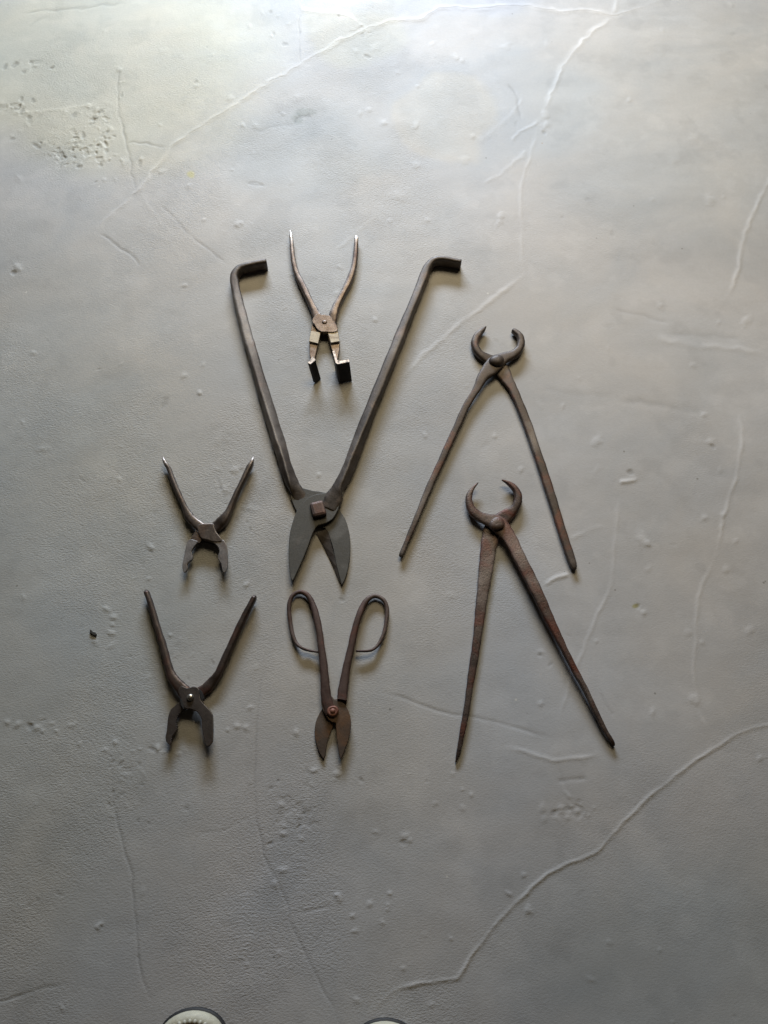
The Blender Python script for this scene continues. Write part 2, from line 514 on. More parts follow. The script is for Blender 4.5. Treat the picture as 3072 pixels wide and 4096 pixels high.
# ------------------------------------------------------------------ the floor
def build_floor():
    def axis(lo, hi, step, far):
        core = np.arange(lo, hi + step / 2, step)
        out = []
        d = step
        x = 0
        while x < far:
            d *= 1.35
            x += d
            out.append(x)
        out = np.array(out)
        return np.concatenate([lo - out[::-1], core, hi + out])
    xs = axis(-0.90, 0.90, 0.00155, 4.0)
    ys = axis(-0.76, 1.27, 0.00155, 3.0)
    X, Y = np.meshgrid(xs, ys)
    nx, ny = len(xs), len(ys)
    # where each floor point sits on the photograph, used only to lay out its cracks, stains and tone shifts
    dyw = Y - CAM.y
    depth = dyw * ST + CAM.z * CT
    depth_safe = np.maximum(depth, 0.25)
    U = 1536 + FPX * X / depth_safe
    V = 2048 - FPX * ((dyw * CT - CAM.z * ST) / depth_safe)
    vrow = V[:, 0]

    def vnoise(freq, seed, ang=0.0, sx=1.0, sy=1.0):
        r = np.random.RandomState(seed)
        g = r.rand(256, 256)
        ca, sa = math.cos(ang), math.sin(ang)
        a = (X * ca + Y * sa) * freq * sx + 1000.3
        b = (-X * sa + Y * ca) * freq * sy + 1000.7
        ia, ib = np.floor(a).astype(int), np.floor(b).astype(int)
        fa, fb = a - ia, b - ib
        fa = fa * fa * (3 - 2 * fa); fb = fb * fb * (3 - 2 * fb)
        i0, i1, j0, j1 = ia % 256, (ia + 1) % 256, ib % 256, (ib + 1) % 256
        return (g[i0, j0] * (1 - fa) * (1 - fb) + g[i1, j0] * fa * (1 - fb) + g[i0, j1] * (1 - fa) * fb + g[i1, j1] * fa * fb) - 0.5

    def sm(x, a, b):
        t = np.clip((x - a) / (b - a), 0, 1)
        return t * t * (3 - 2 * t)

    H = np.zeros_like(X)
    RT = np.zeros_like(X)
    # broad trowel undulation, then strokes
    H += 0.0012 * vnoise(3.0, 1) + 0.0009 * vnoise(8.0, 2, 0.5) + 0.0004 * vnoise(22, 3, 0.6, 1, 1.6)
    stroke = 0.6 * vnoise(60, 4, -0.7, 0.7, 1.5) + 0.8 * vnoise(150, 5, -0.7, 0.7, 1.5)
    rough = 0.30 + 0.7 * sm(vnoise(5.0, 6, 0.2) + 0.5 * vnoise(13, 7), -0.12, 0.35)
    left = 1 - 0.45 * sm(U, 1300, 2200)
    H += 0.00020 * stroke * rough * left
    W1, W2, W3 = vnoise(30, 8), vnoise(30, 9), vnoise(170, 23)
    Uw, Vw = U + 10 * W1 + 8 * vnoise(75, 21), V + 10 * W2 + 8 * vnoise(75, 22)
    mod = 0.75 + 0.8 * vnoise(45, 10)
    CH = vnoise(55, 51, 0.3) + 0.5 * vnoise(120, 52, 0.9) + 0.25 * vnoise(260, 53)
    CH2 = vnoise(90, 54, 0.2) + 0.6 * vnoise(210, 55)

    def line(pts, h, w, h2=0.0, fade=True, step=0.0):
        """a raised (h>0) or cut (h<0) line through photograph points; w half width in pixels"""
        ch = [p for p in catmull([(a, b) for a, b in pts], 4)]
        D = None
        vmin, vmax = min(p[1] for p in ch) - 60, max(p[1] for p in ch) + 60
        rows = np.where((vrow > vmin) & (vrow < vmax))[0]
        if len(rows) == 0:
            return
        r0, r1 = rows[0], rows[-1] + 1
        umin, umax = min(p[0] for p in ch) - 80, max(p[0] for p in ch) + 80
        UU, VV = Uw[r0:r1], Vw[r0:r1]
        cols = np.where(((UU > umin) & (UU < umax)).any(axis=0))[0]
        if len(cols) == 0:
            return
        c0, c1 = cols[0], cols[-1] + 1
        UU, VV = UU[:, c0:c1], VV[:, c0:c1]
        D = np.full(UU.shape, 1e9)
        SG = np.zeros(UU.shape)
        m = len(ch) - 1
        T = np.zeros(UU.shape)
        for i in range(m):
            a, b = ch[i], ch[i + 1]
            ab = b - a
            L2 = float(ab @ ab) + 1e-9
            t = np.clip(((UU - a[0]) * ab[0] + (VV - a[1]) * ab[1]) / L2, 0, 1)
            dx, dy = UU - a[0] - t * ab[0], VV - a[1] - t * ab[1]
            d = np.sqrt(dx * dx + dy * dy)
            k = d < D
            D[k] = d[k]
            SG[k] = np.sign(ab[0] * dy - ab[1] * dx)[k]
            T[k] = ((i + t) / m)[k]
        prof = np.exp(-(D / w) ** 2)
        f = np.clip(T * 8, 0.15, 1) * np.clip((1 - T) * 8, 0.15, 1) if fade else 1.0
        add = 0.72 * h * prof * f * np.clip(mod[r0:r1, c0:c1], 0.15, 1.3)
        if step:
            add = add + step * SG * np.exp(-(D / (w * 6)) ** 1.0) * f * 0.5
        H[r0:r1, c0:c1] += add
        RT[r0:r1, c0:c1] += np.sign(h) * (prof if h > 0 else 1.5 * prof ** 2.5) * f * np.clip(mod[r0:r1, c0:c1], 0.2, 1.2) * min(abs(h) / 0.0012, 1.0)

    def bump(u, v, r, h, asp=1.0, ang=0.0):
        rows = np.where((vrow > v - 4 * r) & (vrow < v + 4 * r))[0]
        if len(rows) == 0:
            return
        r0, r1 = rows[0], rows[-1] + 1
        UU, VV = U[r0:r1] - u, V[r0:r1] - v
        cols = np.where((np.abs(UU) < 4 * r * asp).any(axis=0))[0]
        if len(cols) == 0:
            return
        c0, c1 = cols[0], cols[-1] + 1
        UU, VV = UU[:, c0:c1], VV[:, c0:c1]
        ca, sa = math.cos(ang), math.sin(ang)
        a, b = UU * ca + VV * sa, -UU * sa + VV * ca
        w = 1 + 0.9 * W1[r0:r1, c0:c1]
        h = h * (1.0 if u < 1300 else max(0.62, 1 - (u - 1300) / 2400))
        w = w * (1 + 1.1 * W3[r0:r1, c0:c1])
        pf = np.exp(-(((a / (r * asp)) ** 2 + (b / r) ** 2) * np.maximum(w, 0.2)) ** (1.3 if h > 0 else 2.2))
        H[r0:r1, c0:c1] += 0.8 * h * pf
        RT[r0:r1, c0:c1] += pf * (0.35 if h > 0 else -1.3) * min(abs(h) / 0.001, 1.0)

    mm = 0.001
    # raised seams of screed
    line([(380, 935), (407, 898), (556, 759), (685, 593), (833, 491), (1019, 370), (1194, 259), (1343, 176), (1536, 92),
          (1675, 79), (1758, 37), (1953, 32), (2092, 19), (2230, 46), (2369, 42), (2453, 64), (2508, 46), (2660, -6)], 1.6 * mm, 9, step=-0.5 * mm)
    line([(2450, 60), (2471, 0), (2480, -60)], 1.2 * mm, 9)
    line([(2453, 70), (2369, 130), (2295, 204), (2240, 278), (2203, 370), (2172, 440)], 1.3 * mm, 10, step=-0.4 * mm)
    line([(2160, 480), (2082, 528), (2040, 570)], 0.9 * mm, 8)
    line([(2150, 520), (2138, 574), (2101, 685), (2082, 787), (2088, 926), (2090, 1105)], 0.6 * mm, 7)
    line([(2110, 600), (2082, 630), (2005, 690), (1930, 740)], 0.8 * mm, 8)
    line([(3110, 660), (3072, 731), (3036, 806), (2990, 907), (2962, 1019), (2949, 1098), (2912, 1184)], 1.3 * mm, 9)
    line([(2955, 1641), (2968, 1740), (2958, 1826), (2937, 1938), (2900, 2043), (2869, 2215)], 0.8 * mm, 8)
    line([(2869, 2215), (2795, 2394), (2783, 2573), (2780, 2727), (2800, 2850), (2850, 2960)], 0.55 * mm, 8)
    line([(2095, 1100), (1990, 1185), (1850, 1290), (1720, 1400), (1590, 1525)], 1.0 * mm, 10)
    line([(1512, 860), (1420, 930), (1330, 1010)], 0.5 * mm, 8)
    line([(2480, 2000), (2468, 2085), (2437, 2344), (2394, 2449), (2313, 2647), (2276, 2745), (2240, 2880)], 0.65 * mm, 8)
    line([(3200, 2880), (3072, 2905), (2960, 2935), (2823, 3014), (2693, 3111), (2564, 3222), (2443, 3352), (2369, 3417),
          (2267, 3458), (2203, 3491), (2129, 3546), (2055, 3620), (1953, 3741), (1842, 3889), (1823, 3912), (1721, 3926),
          (1629, 3944), (1564, 3972), (1480, 4060)], 1.35 * mm, 9, step=0.4 * mm)
    line([(2030, 2995), (2166, 3023), (2221, 3042), (2300, 3032), (2380, 3016)], 1.1 * mm, 9)
    line([(2474, 1930), (2510, 1925), (2552, 1917)], 1.6 * mm, 9)
    line([(2180, 2345), (2230, 2315), (2275, 2300)], 1.5 * mm, 9)
    line([(2420, 2100), (2340, 2130), (2280, 2160)], 0.5 * mm, 10)
    line([(2620, 1350), (2720, 1370), (2860, 1385), (3060, 1412)], 0.8 * mm, 12)
    line([(0, 452), (150, 445), (260, 440), (330, 425), (480, 415)], 0.6 * mm, 7)
    line([(1204, -10), (1205, 30), (1260, 45), (1340, 48), (1400, 70), (1460, 105)], 1.2 * mm, 8, step=0.8 * mm)
    line([(560, 760), (600, 840), (700, 950)], 0.4 * mm, 8)
    line([(1930, 560), (2040, 470), (2100, 380)], 0.5 * mm, 9)
    # cracks and cuts
    for pts, h, w in [
        ([(485, 240), (474, 370), (477, 463), (505, 556), (519, 648), (546, 769)], -1.1, 6),
        ([(509, 569), (560, 574), (602, 581), (670, 585)], -0.8, 5),
        ([(398, 935), (460, 980), (519, 1019), (560, 1062)], -0.9, 6),
        ([(640, 820), (685, 861), (769, 944), (861, 1019), (905, 1060)], -0.7, 6),
        ([(986, 731), (1020, 742), (1055, 743)], -1.0, 6), ([(1000, 728), (1030, 733), (1055, 743)], -0.6, 5),
        ([(83, 46), (222, 42), (389, 23), (520, 8)], -0.9, 7), ([(200, 60), (150, 80), (110, 110)], -0.5, 7),
        ([(1202, 46), (1198, 150), (1206, 268)], -0.8, 4),
        ([(444, 3028), (454, 3204), (481, 3333), (528, 3518), (546, 3741), (569, 3907), (606, 4018)], -1.0, 5),
        ([(1060, 2640), (1035, 2800), (1019, 2950), (1019, 3056), (1023, 3185), (1037, 3296), (1065, 3444), (1148, 3611), (1167, 3704), (1250, 3870), (1324, 4009), (1361, 4096)], -0.9, 5),
        ([(1148, 3648), (1230, 3640), (1333, 3625)], -0.7, 5),
        ([(-40, 4020), (9, 4005), (102, 3977), (268, 3930)], -0.9, 6),
        ([(1519, 2769), (1650, 2810), (1780, 2850), (1950, 2880), (2050, 2905), (2200, 2950)], -0.7, 7),
        ([(2480, 1600), (2604, 1608), (2715, 1632), (2840, 1640)], -0.55, 18),
        ([(2150, 1560), (2300, 1575), (2480, 1590)], -0.2, 14),
        ([(2660, 1330), (2800, 1342), (2980, 1352)], -0.4, 14),
        ([(2450, 1230), (2560, 1262), (2680, 1285)], -0.5, 10),
        ([(1020, 530), (1100, 508), (1180, 495)], -0.6, 6), ([(1180, 495), (1195, 470), (1250, 458)], -0.8, 8),
        ([(2030, 330), (2070, 400), (2085, 480)], -0.9, 9),
        ([(2240, 2990), (2240, 3070), (2280, 3170), (2340, 3260), (2380, 3350)], -0.3, 7),
        ([(2230, 3120), (2280, 3118), (2345, 3110)], -0.8, 9),
        ([(785, 3330), (870, 3325), (940, 3290), (1000, 3270)], -0.4, 6),
        ([(785, 3330), (770, 3430), (780, 3600)], -0.35, 5),
        ([(310, 1905), (322, 1925), (338, 1934)], -1.0, 4),
        ([(2390, 2770), (2430, 2830), (2450, 2860)], -0.6, 6),
        ([(870, 1900), (900, 1960), (940, 2000)], -0.3, 8),
    ]:
        line(pts, h * mm, w)
    # tread print left in the screed
    for k in range(16):
        y = 3588 + k * 16.5
        x0, x1 = 945 - max(0, k - 9) * 4, 1045 - abs(k - 5) * 3 - max(0, k - 9) * 4
        line([(x0, y), ((x0 + x1) / 2, y - 4), (x1, y + 1)], 0.5 * mm, 4.5)
    for k in range(6):
        y = 3440 + k * 28
        line([(1180, y), (1210, y - 6), (1240, y + 4)], 0.35 * mm, 6)
    # blebs seen in the photograph
    for u, v, r, h in [(785, 345, 9, 1.6), (785, 330, 8, -1.2), (920, 395, 12, 1.6), (566, 636, 8, 1.2), (949, 898, 14, 1.7), (966, 892, 8, 1.2),
                       (640, 500, 6, 1.0), (970, 503, 12, 1.5), (1020, 503, 12, 1.5), (1130, 455, 8, 1.2), (1190, 390, 9, 1.3), (815, 880, 8, 1.0),
                       (755, 745, 9, 1.2), (640, 690, 7, 1.0), (1425, 205, 12, 1.4), (1500, 190, 13, 1.6), (1440, 455, 11, 1.2), (1475, 440, 11, 1.3),
                       (1536, 490, 14, 1.8), (1590, 290, 10, 1.3), (1730, 175, 11, 1.2), (1825, 230, 10, 1.6), (1850, 242, 9, 1.4), (2190, 180, 11, 1.1),
                       (2025, 185, 15, 1.2), (1665, 503, 11, 1.5), (1670, 345, 8, 1.2), (1890, 545, 12, 1.5), (1925, 560, 14, 0.9), (1590, 780, 24, 1.4),
                       (1860, 640, 14, 1.0), (1665, 660, 14, 1.5), (2004, 865, 11, 1.8), (2004, 885, 8, 1.2), (1710, 880, 8, 1.2), (1560, 885, 10, 1.1),
                       (2180, 460, 14, 2.2), (2185, 500, 16, 2.0), (2178, 530, 8, -1.5), (2518, 400, 12, 1.5), (2640, 205, 20, 0.9), (2775, 550, 24, 1.0),
                       (2695, 645, 14, 1.0), (2840, 800, 17, 1.9), (2895, 790, 10, 0.8), (2650, 120, 8, 1.0), (2925, 20, 12, 1.6), (2610, 800, 10, 0.8),
                       (2640, 1225, 12, 1.5), (2985, 1283, 15, 1.8), (2875, 1290, 10, 1.0), (2770, 1460, 12, 1.2), (2388, 1765, 19, 2.0), (2815, 1660, 13, 1.7),
                       (2840, 1770, 16, 1.6), (2850, 1785, 10, -1.4), (2520, 1890, 12, -2.0), (2880, 1880, 14, 0.9), (2570, 2160, 26, 1.9), (2590, 2175, 12, 1.6),
                       (2820, 2072, 12, 1.6), (2890, 2060, 12, 1.5), (2905, 2280, 14, 1.4), (2595, 2275, 12, 0.9), (2552, 2425, 11, -1.5), (2575, 2452, 13, 1.8),
                       (2755, 2530, 15, 1.2), (2810, 2570, 12, 1.0), (3000, 2520, 13, 1.4), (2773, 2797, 16, 1.8), (2785, 2815, 9, 1.0), (2610, 2850, 12, 1.4),
                       (2165, 2610, 9, 1.2), (2160, 2620, 8, -1.2), (2163, 2815, 11, 1.4), (2200, 2660, 7, -1.0), (2385, 2566, 9, 1.0), (3040, 3035, 13, 1.5),
                       (2110, 3640, 12, 2.2), (2125, 3648, 9, 1.4), (2035, 3575, 10, 1.8), (2095, 3500, 9, 1.6), (1560, 3575, 9, 1.5), (1552, 3620, 8, 1.2), (1550, 3638, 7, 1.2),
                       (1885, 3180, 9, 1.6), (1850, 3230, 9, 1.0), (1805, 3755, 8, 1.2), (1615, 3875, 9, 1.1), (2640, 3800, 11, 0.9), (1725, 4020, 13, 1.2),
                       (1126, 3220, 11, 1.6), (1133, 3480, 11, 1.5), (1355, 3590, 14, 1.8), (1345, 3580, 8, 1.6), (1410, 3665, 10, 1.4), (1480, 3615, 12, 1.3),
                       (1530, 3690, 9, 1.2), (1415, 3725, 9, 1.2), (1425, 4000, 12, 1.2), (1115, 3815, 10, 1.0), (988, 3860, 9, 1.0), (1135, 3335, 14, 1.8),
                       (1205, 3355, 12, 1.4), (1350, 3095, 13, 1.8), (1255, 3082, 10, 1.5), (1100, 3540, 12, 1.4), (397, 3706, 11, 1.7), (405, 3708, 6, -1.5),
                       (605, 2190, 11, 1.9), (610, 2192, 6, 0.8), (425, 2435, 10, 1.5), (455, 2470, 10, 1.6), (450, 2500, 9, 1.4), (445, 2530, 13, 1.5),
                       (380, 2565, 10, 1.6), (682, 2541, 10, 1.5), (985, 2340, 11, 1.7), (1000, 2830, 11, 1.5), (950, 2905, 11, 1.5), (985, 2910, 10, 1.4),
                       (910, 2920, 8, 1.3), (595, 2315, 9, 1.0), (630, 2990, 12, 1.8), (460, 2968, 9, 1.5), (420, 3000, 9, 1.3), (320, 2975, 9, 1.2),
                       (70, 2897, 12, 1.6), (30, 2890, 12, 1.5), (120, 2905, 13, -1.6), (145, 2912, 12, 1.5), (170, 2925, 9, 1.4), (225, 2925, 9, 1.3),
                       (798, 1572, 10, 2.0), (735, 1503, 10, 1.5), (740, 1140, 9, 1.3), (70, 1070, 15, 2.0), (55, 1090, 9, -2.0), (135, 1410, 10, 1.3),
                       (475, 1915, 10, 1.4), (940, 1880, 12, 1.6), (900, 1960, 14, 1.6), (90, 1690, 9, 1.0), (260, 450, 9, 1.6), (1275, 1900, 9, 1.4),
                       (1320, 1545, 8, 0.5), (1500, 1280, 10, 1.6), (1345, 1175, 10, 1.2), (1675, 1190, 10, 1.2), (1700, 1740, 10, 1.3), (1980, 1745, 11, 1.5), (2085, 1880, 8, 1.3),
                       (1185, 2930, 9, 1.6), (2690, 4090, 9, 1.0), (2270, 3270, 9, 1.2), (2245, 3235, 12, 1.6), (2310, 3245, 12, 1.8), (2290, 3225, 8, 1.4),
                       (2215, 3255, 9, -1.5), (2170, 3230, 11, 1.3), (1620, 3345, 12, 1.3), (1640, 3360, 10, 1.3), (1610, 3370, 9, -1.0)]:
        bump(u, v, r * 0.9, h * 0.75 * mm, 1.0 + 0.6 * random.random(), random.uniform(-1.4, 1.4))
    # the rough, spalled patch at the upper left and a few smaller ones
    for (cu, cv, su, sv, n, hh) in [(320, 590, 90, 60, 95, 1.6), (385, 450, 40, 40, 26, 1.6), (120, 255, 50, 22, 14, 1.3), (60, 430, 60, 14, 16, 1.4), (130, 470, 40, 25, 18, 1.2),
                                    (40, 560, 40, 25, 8, 1.1), (420, 660, 30, 50, 16, 1.5), (480, 330, 10, 70, 14, 1.3), (640, 2990, 50, 18, 18, 1.2), (980, 2080, 60, 40, 12, 0.8),
                                    (1190, 3250, 90, 90, 34, 0.9), (510, 3150, 70, 100, 40, 0.8), (1100, 90, 80, 60, 16, 1.0), (1420, 120, 60, 50, 14, 1.2), (1500, 3110, 120, 14, 10, 1.0),
                                    (2270, 3240, 70, 30, 20, 1.0), (860, 1920, 90, 60, 22, 0.8), (760, 2600, 110, 60, 26, 0.6), (220, 2900, 200, 20, 14, 0.9)]:
        for _ in range(int(n * 0.55)):
            u, v = random.gauss(cu, su), random.gauss(cv, sv)
            sgn = random.choice((-1.0, -0.8, 0.8, 0.6))
            bump(u, v, random.uniform(3.0, 9), sgn * hh * random.uniform(0.5, 1.1) * mm, random.uniform(1, 2.2), random.uniform(-1.5, 1.5))
    for _ in range(170):
        u, v = random.uniform(-500, 3600), random.uniform(-200, 4300)
        bump(u, v, random.uniform(4, 11), random.choice((1, 1, -0.7)) * random.uniform(0.25, 0.8) * mm, random.uniform(1, 2.5), random.uniform(-1.5, 1.5))

    for cu, cv, su, sv, dep in [(310, 590, 190, 105, 1.0), (60, 440, 110, 40, 0.8), (400, 460, 70, 60, 0.9), (120, 255, 80, 35, 0.6), (1190, 3250, 130, 150, 0.45),
                                (510, 3150, 90, 150, 0.4), (2270, 3240, 110, 45, 0.5), (640, 2990, 80, 25, 0.6), (1450, 110, 90, 60, 0.5)]:
        d = np.sqrt(((Uw - cu) / su) ** 2 + ((Vw - cv) / sv) ** 2)
        m = 1 - sm(d, 0.35, 1.15)
        q = sm(CH, 0.16 + 0.25 * (1 - m), 0.24 + 0.25 * (1 - m)) * m
        H -= 0.0011 * dep * q
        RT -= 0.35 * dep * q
        H += 0.0005 * dep * m * CH2
    # ---- paint colour: stains, patches and broader tone shifts
    def blob(u, v, su, sv, edge=0.35):
        d = np.sqrt(((Uw + 60 * vnoise(14, 31) - u) / su) ** 2 + ((Vw + 60 * vnoise(14, 32) - v) / sv) ** 2)
        return 1 - sm(d, 1 - edge, 1 + edge)
    col = np.empty(X.shape + (3,))
    col[...] = (0.415, 0.408, 0.395)
    lowf = (vnoise(2.2, 41) + 0.5 * vnoise(6, 42))[..., None]
    col *= 1 + 0.10 * lowf * np.array([1, 1, 1])
    hue = (vnoise(3.1, 43) + 0.5 * vnoise(9, 44))[..., None]
    col *= 1 + hue * np.array([0.05, 0.0, -0.07])

    def tint(mask, mul):
        nonlocal col
        col *= 1 + mask[..., None] * (np.array(mul) - 1)
    tint(blob(430, 250, 620, 420, 0.3), (1.07, 1.045, 0.885))
    tint(blob(1420, 80, 190, 190, 0.15) * (U > 1204), (1.06, 1.05, 0.97))
    tint(blob(1000, 60, 260, 200, 0.5), (0.97, 0.99, 0.99))
    tint(blob(1650, -30, 480, 95, 0.2), (0.98, 1.01, 1.08))
    tint(blob(1990, 430, 420, 240, 0.25), (0.94, 0.985, 1.03))
    tint(blob(1780, 470, 210, 190, 0.1), (1.09, 1.045, 0.97))
    tint(blob(1200, 600, 360, 160, 0.4), (0.95, 0.98, 1.0))
    tint(blob(1230, 465, 34, 14, 0.3), (0.80, 0.82, 0.80))
    tint(blob(1205, 490, 20, 24, 0.3), (0.82, 0.84, 0.82))
    tint(blob(765, 683, 15, 18, 0.5), (1.08, 1.04, 0.62))
    tint(blob(2552, 2424, 14, 8, 0.5), (0.85, 0.80, 0.45))
    tint(blob(2750, 400, 600, 500, 0.5), (1.0, 1.0, 0.97))
    tint(sm(Uw, 1300, 2100), (0.985, 1.0, 1.045))  # bluer to the right, offsetting the warm lamp within the colour
    tint(blob(150, 2500, 700, 1300, 0.5), (0.94, 0.965, 0.95))
    tint(blob(2900, 3900, 800, 500, 0.5), (0.90, 0.94, 0.95))  # brightness falloff of the lower right corner put into the colour
    tint(blob(900, 3500, 500, 900, 0.5), (0.99, 0.985, 1.0))
    # smears of the trowel and dried wash water
    sw = vnoise(9, 61, 0.12, 0.35, 2.2) + 0.6 * vnoise(21, 62, 0.05, 0.3, 2.0) + 0.4 * vnoise(4, 63)
    col *= (1 + 0.085 * sw * (0.5 + 0.5 * sm(U, 900, 1900)))[..., None]
    du = vnoise(16, 64) + 0.5 * vnoise(40, 65) + 0.3 * vnoise(95, 66)
    col *= (1 - 0.07 * sm(du, 0.18, 0.5))[..., None]
    col *= (1 + 0.06 * sm(-du, 0.2, 0.5))[..., None]
    col *= (1 + 0.19 * np.clip(RT, -1.2, 1.2))[..., None]  # raised lines and lumps lighter, cuts and pits darker
    # ---- the mesh
    n = nx * ny
    co = np.empty((n, 3), np.float32)
    co[:, 0] = X.ravel(); co[:, 1] = Y.ravel(); co[:, 2] = (H - 0.0002).ravel()
    me = bpy.data.meshes.new("floor")
    me.vertices.add(n)
    me.vertices.foreach_set('co', co.ravel())
    jj, ii = np.meshgrid(np.arange(ny - 1), np.arange(nx - 1), indexing='ij')
    a = (jj * nx + ii).ravel()
    quads = np.stack([a, a + 1, a + nx + 1, a + nx], 1).astype(np.int32)
    nf = len(quads)
    me.loops.add(nf * 4)
    me.polygons.add(nf)
    me.loops.foreach_set('vertex_index', quads.ravel())
    me.polygons.foreach_set('loop_start', np.arange(0, nf * 4, 4, dtype=np.int32))
    me.polygons.foreach_set('use_smooth', np.ones(nf, bool))
    me.update(calc_edges=True)
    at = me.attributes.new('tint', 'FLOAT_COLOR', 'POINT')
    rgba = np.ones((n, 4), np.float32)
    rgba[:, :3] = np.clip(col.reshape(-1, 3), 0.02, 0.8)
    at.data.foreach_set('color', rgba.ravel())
    ag = me.attributes.new('grain', 'FLOAT', 'POINT')
    gr = (0.15 + 0.75 * rough) * (1 - 0.62 * sm(U, 1300, 2300))
    ag.data.foreach_set('value', gr.ravel().astype(np.float32))
    me.materials.append(floor_material())
    o = link(bpy.data.objects.new("floor", me))
    o['kind'] = 'structure'
    return o


build_floor()
TOOLS = "old hand tools laid out on the grey floor"

# ------------------------------------------------------------------ A: long shears with hooked handles
T = thing("metal_shears", "largest tool, long dark shears with broad leaf blades and hooked handle ends", "shears", P(1285, 2040), TOOLS)
# lower layer: left handle and right blade
bar("handle", [Cn(1068, 1058, 26, 22, 25, ex=3.2), Cn(1035, 1063, 27, 22, 25, ex=3.2), Cn(996, 1072, 27, 22, 25, ex=3.2), Cn(960, 1083, 30, 21, 24, ex=3.2),
               Cn(940, 1110, 33, 21, 24, ex=3.2), S(921, 960, 1145, 20, 19, 5, ex=4.5), S(935, 977, 1217, 19, 18, 10, ex=4.5), S(952, 998, 1289, 18, 17, 12, ex=4.5),
               S(970, 1017, 1362, 17, 16, 10, ex=4.5), S(984, 1031, 1405, 17, 16, 10, ex=4.5), S(1015, 1065, 1521, 17, 16, 22, ex=4.5), S(1048, 1104, 1641, 17, 16, 30, ex=4.5),
               S(1084, 1142, 1762, 17, 16, 38, ex=4.5), S(1100, 1155, 1810, 17, 16, 42, ex=4.5), S(1117, 1172, 1870, 17, 16, 44, ex=4.5), S(1140, 1200, 1935, 14, 13, 34, ex=4.5),
               S(1156, 1220, 1965, 10.2, 8, 6), S(1176, 1235, 1995, 6.7, 5, 0), S(1190, 1245, 2015, 5.2, 3, 0)], M_SHEAR, T, edge_wear=0.12)
plate("blade", [(1160, 1975), (1185, 1952), (1211, 1951), (1250, 1962), (1301, 1970), (1340, 2000), (1358, 2039), (1379, 2072), (1393, 2112), (1401, 2166),
                (1399, 2232), (1389, 2286), (1377, 2322), (1367, 2338), (1361, 2318), (1345, 2262), (1334, 2200), (1318, 2150), (1300, 2112),
                (1250, 2100), (1205, 2070), (1187, 2046), (1170, 2010)], 0.5, 6.5, M_SHEAR_BLADE, T, bev=0.9, smooth_n=2,
      label="lower blade of the big shears, with a ground bevel along its cutting edge")
# ground bevel of the right blade, a strip falling from the blade face to its cutting edge
edge = [(1266, 2134), (1289, 2176), (1316, 2230), (1337, 2276), (1355, 2322), (1366, 2337)]
ridge = [(1312, 2112), (1321, 2160), (1336, 2220), (1346, 2266), (1359, 2316), (1368, 2336)]
tops = [P(u, v, 0.0042) for u, v in edge] + [P(u, v, 0.0064) for u, v in reversed(ridge)]
solid = [Vector((p.x, p.y, 0.0012)) for p in tops]
V = []; F = []
ne = len(edge)
te = [P(u, v, 0.0022) for u, v in edge]; tr = [P(u, v, 0.0062) for u, v in ridge]
V = te + tr + [Vector((p.x, p.y, 0.0006)) for p in te] + [Vector((p.x, p.y, 0.0006)) for p in tr]
for i in range(ne - 1):
    F += [(i, i + 1, ne + i + 1, ne + i), (2 * ne + i, 2 * ne + i + 1, i + 1, i), (3 * ne + i, 3 * ne + i + 1, 2 * ne + i + 1, 2 * ne + i),
          (ne + i, ne + i + 1, 3 * ne + i + 1, 3 * ne + i)]
F += [(0, ne, 3 * ne, 2 * ne), (ne - 1, 2 * ne - 1, 4 * ne - 1, 3 * ne - 1)]
mesh_part("cutting_bevel", V, F, M_SHEAR, T, False, [0.0] * len(V))
# upper layer: right handle and left blade
bar("handle", [Cn(1843, 1060, 20, 22, 25, ex=3.2), Cn(1815, 1055, 22, 22, 25, ex=3.2), Cn(1770, 1047, 24, 22, 25, ex=3.2), Cn(1733, 1052, 28, 21, 24, ex=3.2),
               Cn(1708, 1080, 34, 21, 24, ex=3.2), S(1672, 1712, 1121, 21, 20, -5, ex=4.5), S(1634, 1675, 1217, 21, 20, -8, ex=4.5), S(1591, 1638, 1313, 21, 20, -8, ex=4.5),
               S(1557, 1603, 1400, 21, 20, -6, ex=4.5), S(1507, 1555, 1521, 21, 20, -6, ex=4.5), S(1457, 1508, 1641, 21, 20, -14, ex=4.5), S(1408, 1464, 1762, 21, 20, -26, ex=4.5),
               S(1382, 1434, 1840, 21, 20, -34, ex=4.5), S(1355, 1410, 1901, 20, 19, -34, ex=4.5), S(1326, 1384, 1950, 18.5, 17.5, -20, ex=4.5), S(1306, 1376, 1980, 16.2, 15.2, -3, ex=4.5), S(1290, 1366, 2010, 14.6, 13.6, 0, ex=4.5),
               S(1275, 1350, 2040, 13, 12, 0, ex=4.5)], M_SHEAR, T, edge_wear=0.10, edge_side=-1)
plate("blade", [(1301, 1971), (1330, 1958), (1360, 1955), (1374, 1968), (1367, 1993), (1352, 2038), (1331, 2075), (1301, 2093), (1271, 2102), (1259, 2118),
                (1247, 2142), (1229, 2193), (1205, 2250), (1181, 2304), (1171, 2321), (1161, 2307), (1156, 2262), (1154, 2202), (1158, 2142), (1168, 2096),
                (1187, 2042), (1208, 2016), (1232, 1990), (1268, 1976)], 6.8, 12.5, M_SHEAR_BLADE, T, bev=0.9, smooth_n=2)
nt_ = [P(u, v, 0.0215) for u, v in [(1252, 2066), (1306, 2054), (1290, 1998), (1237, 2010)]]
c = sum(nt_, Vector()) / 4
solid_quads("square_nut", nt_, [Vector((c.x + (p.x - c.x) * 1.08, c.y + (p.y - c.y) * 1.08, 0.0115)) for p in nt_], M_NUT, T, bevel=4.2)

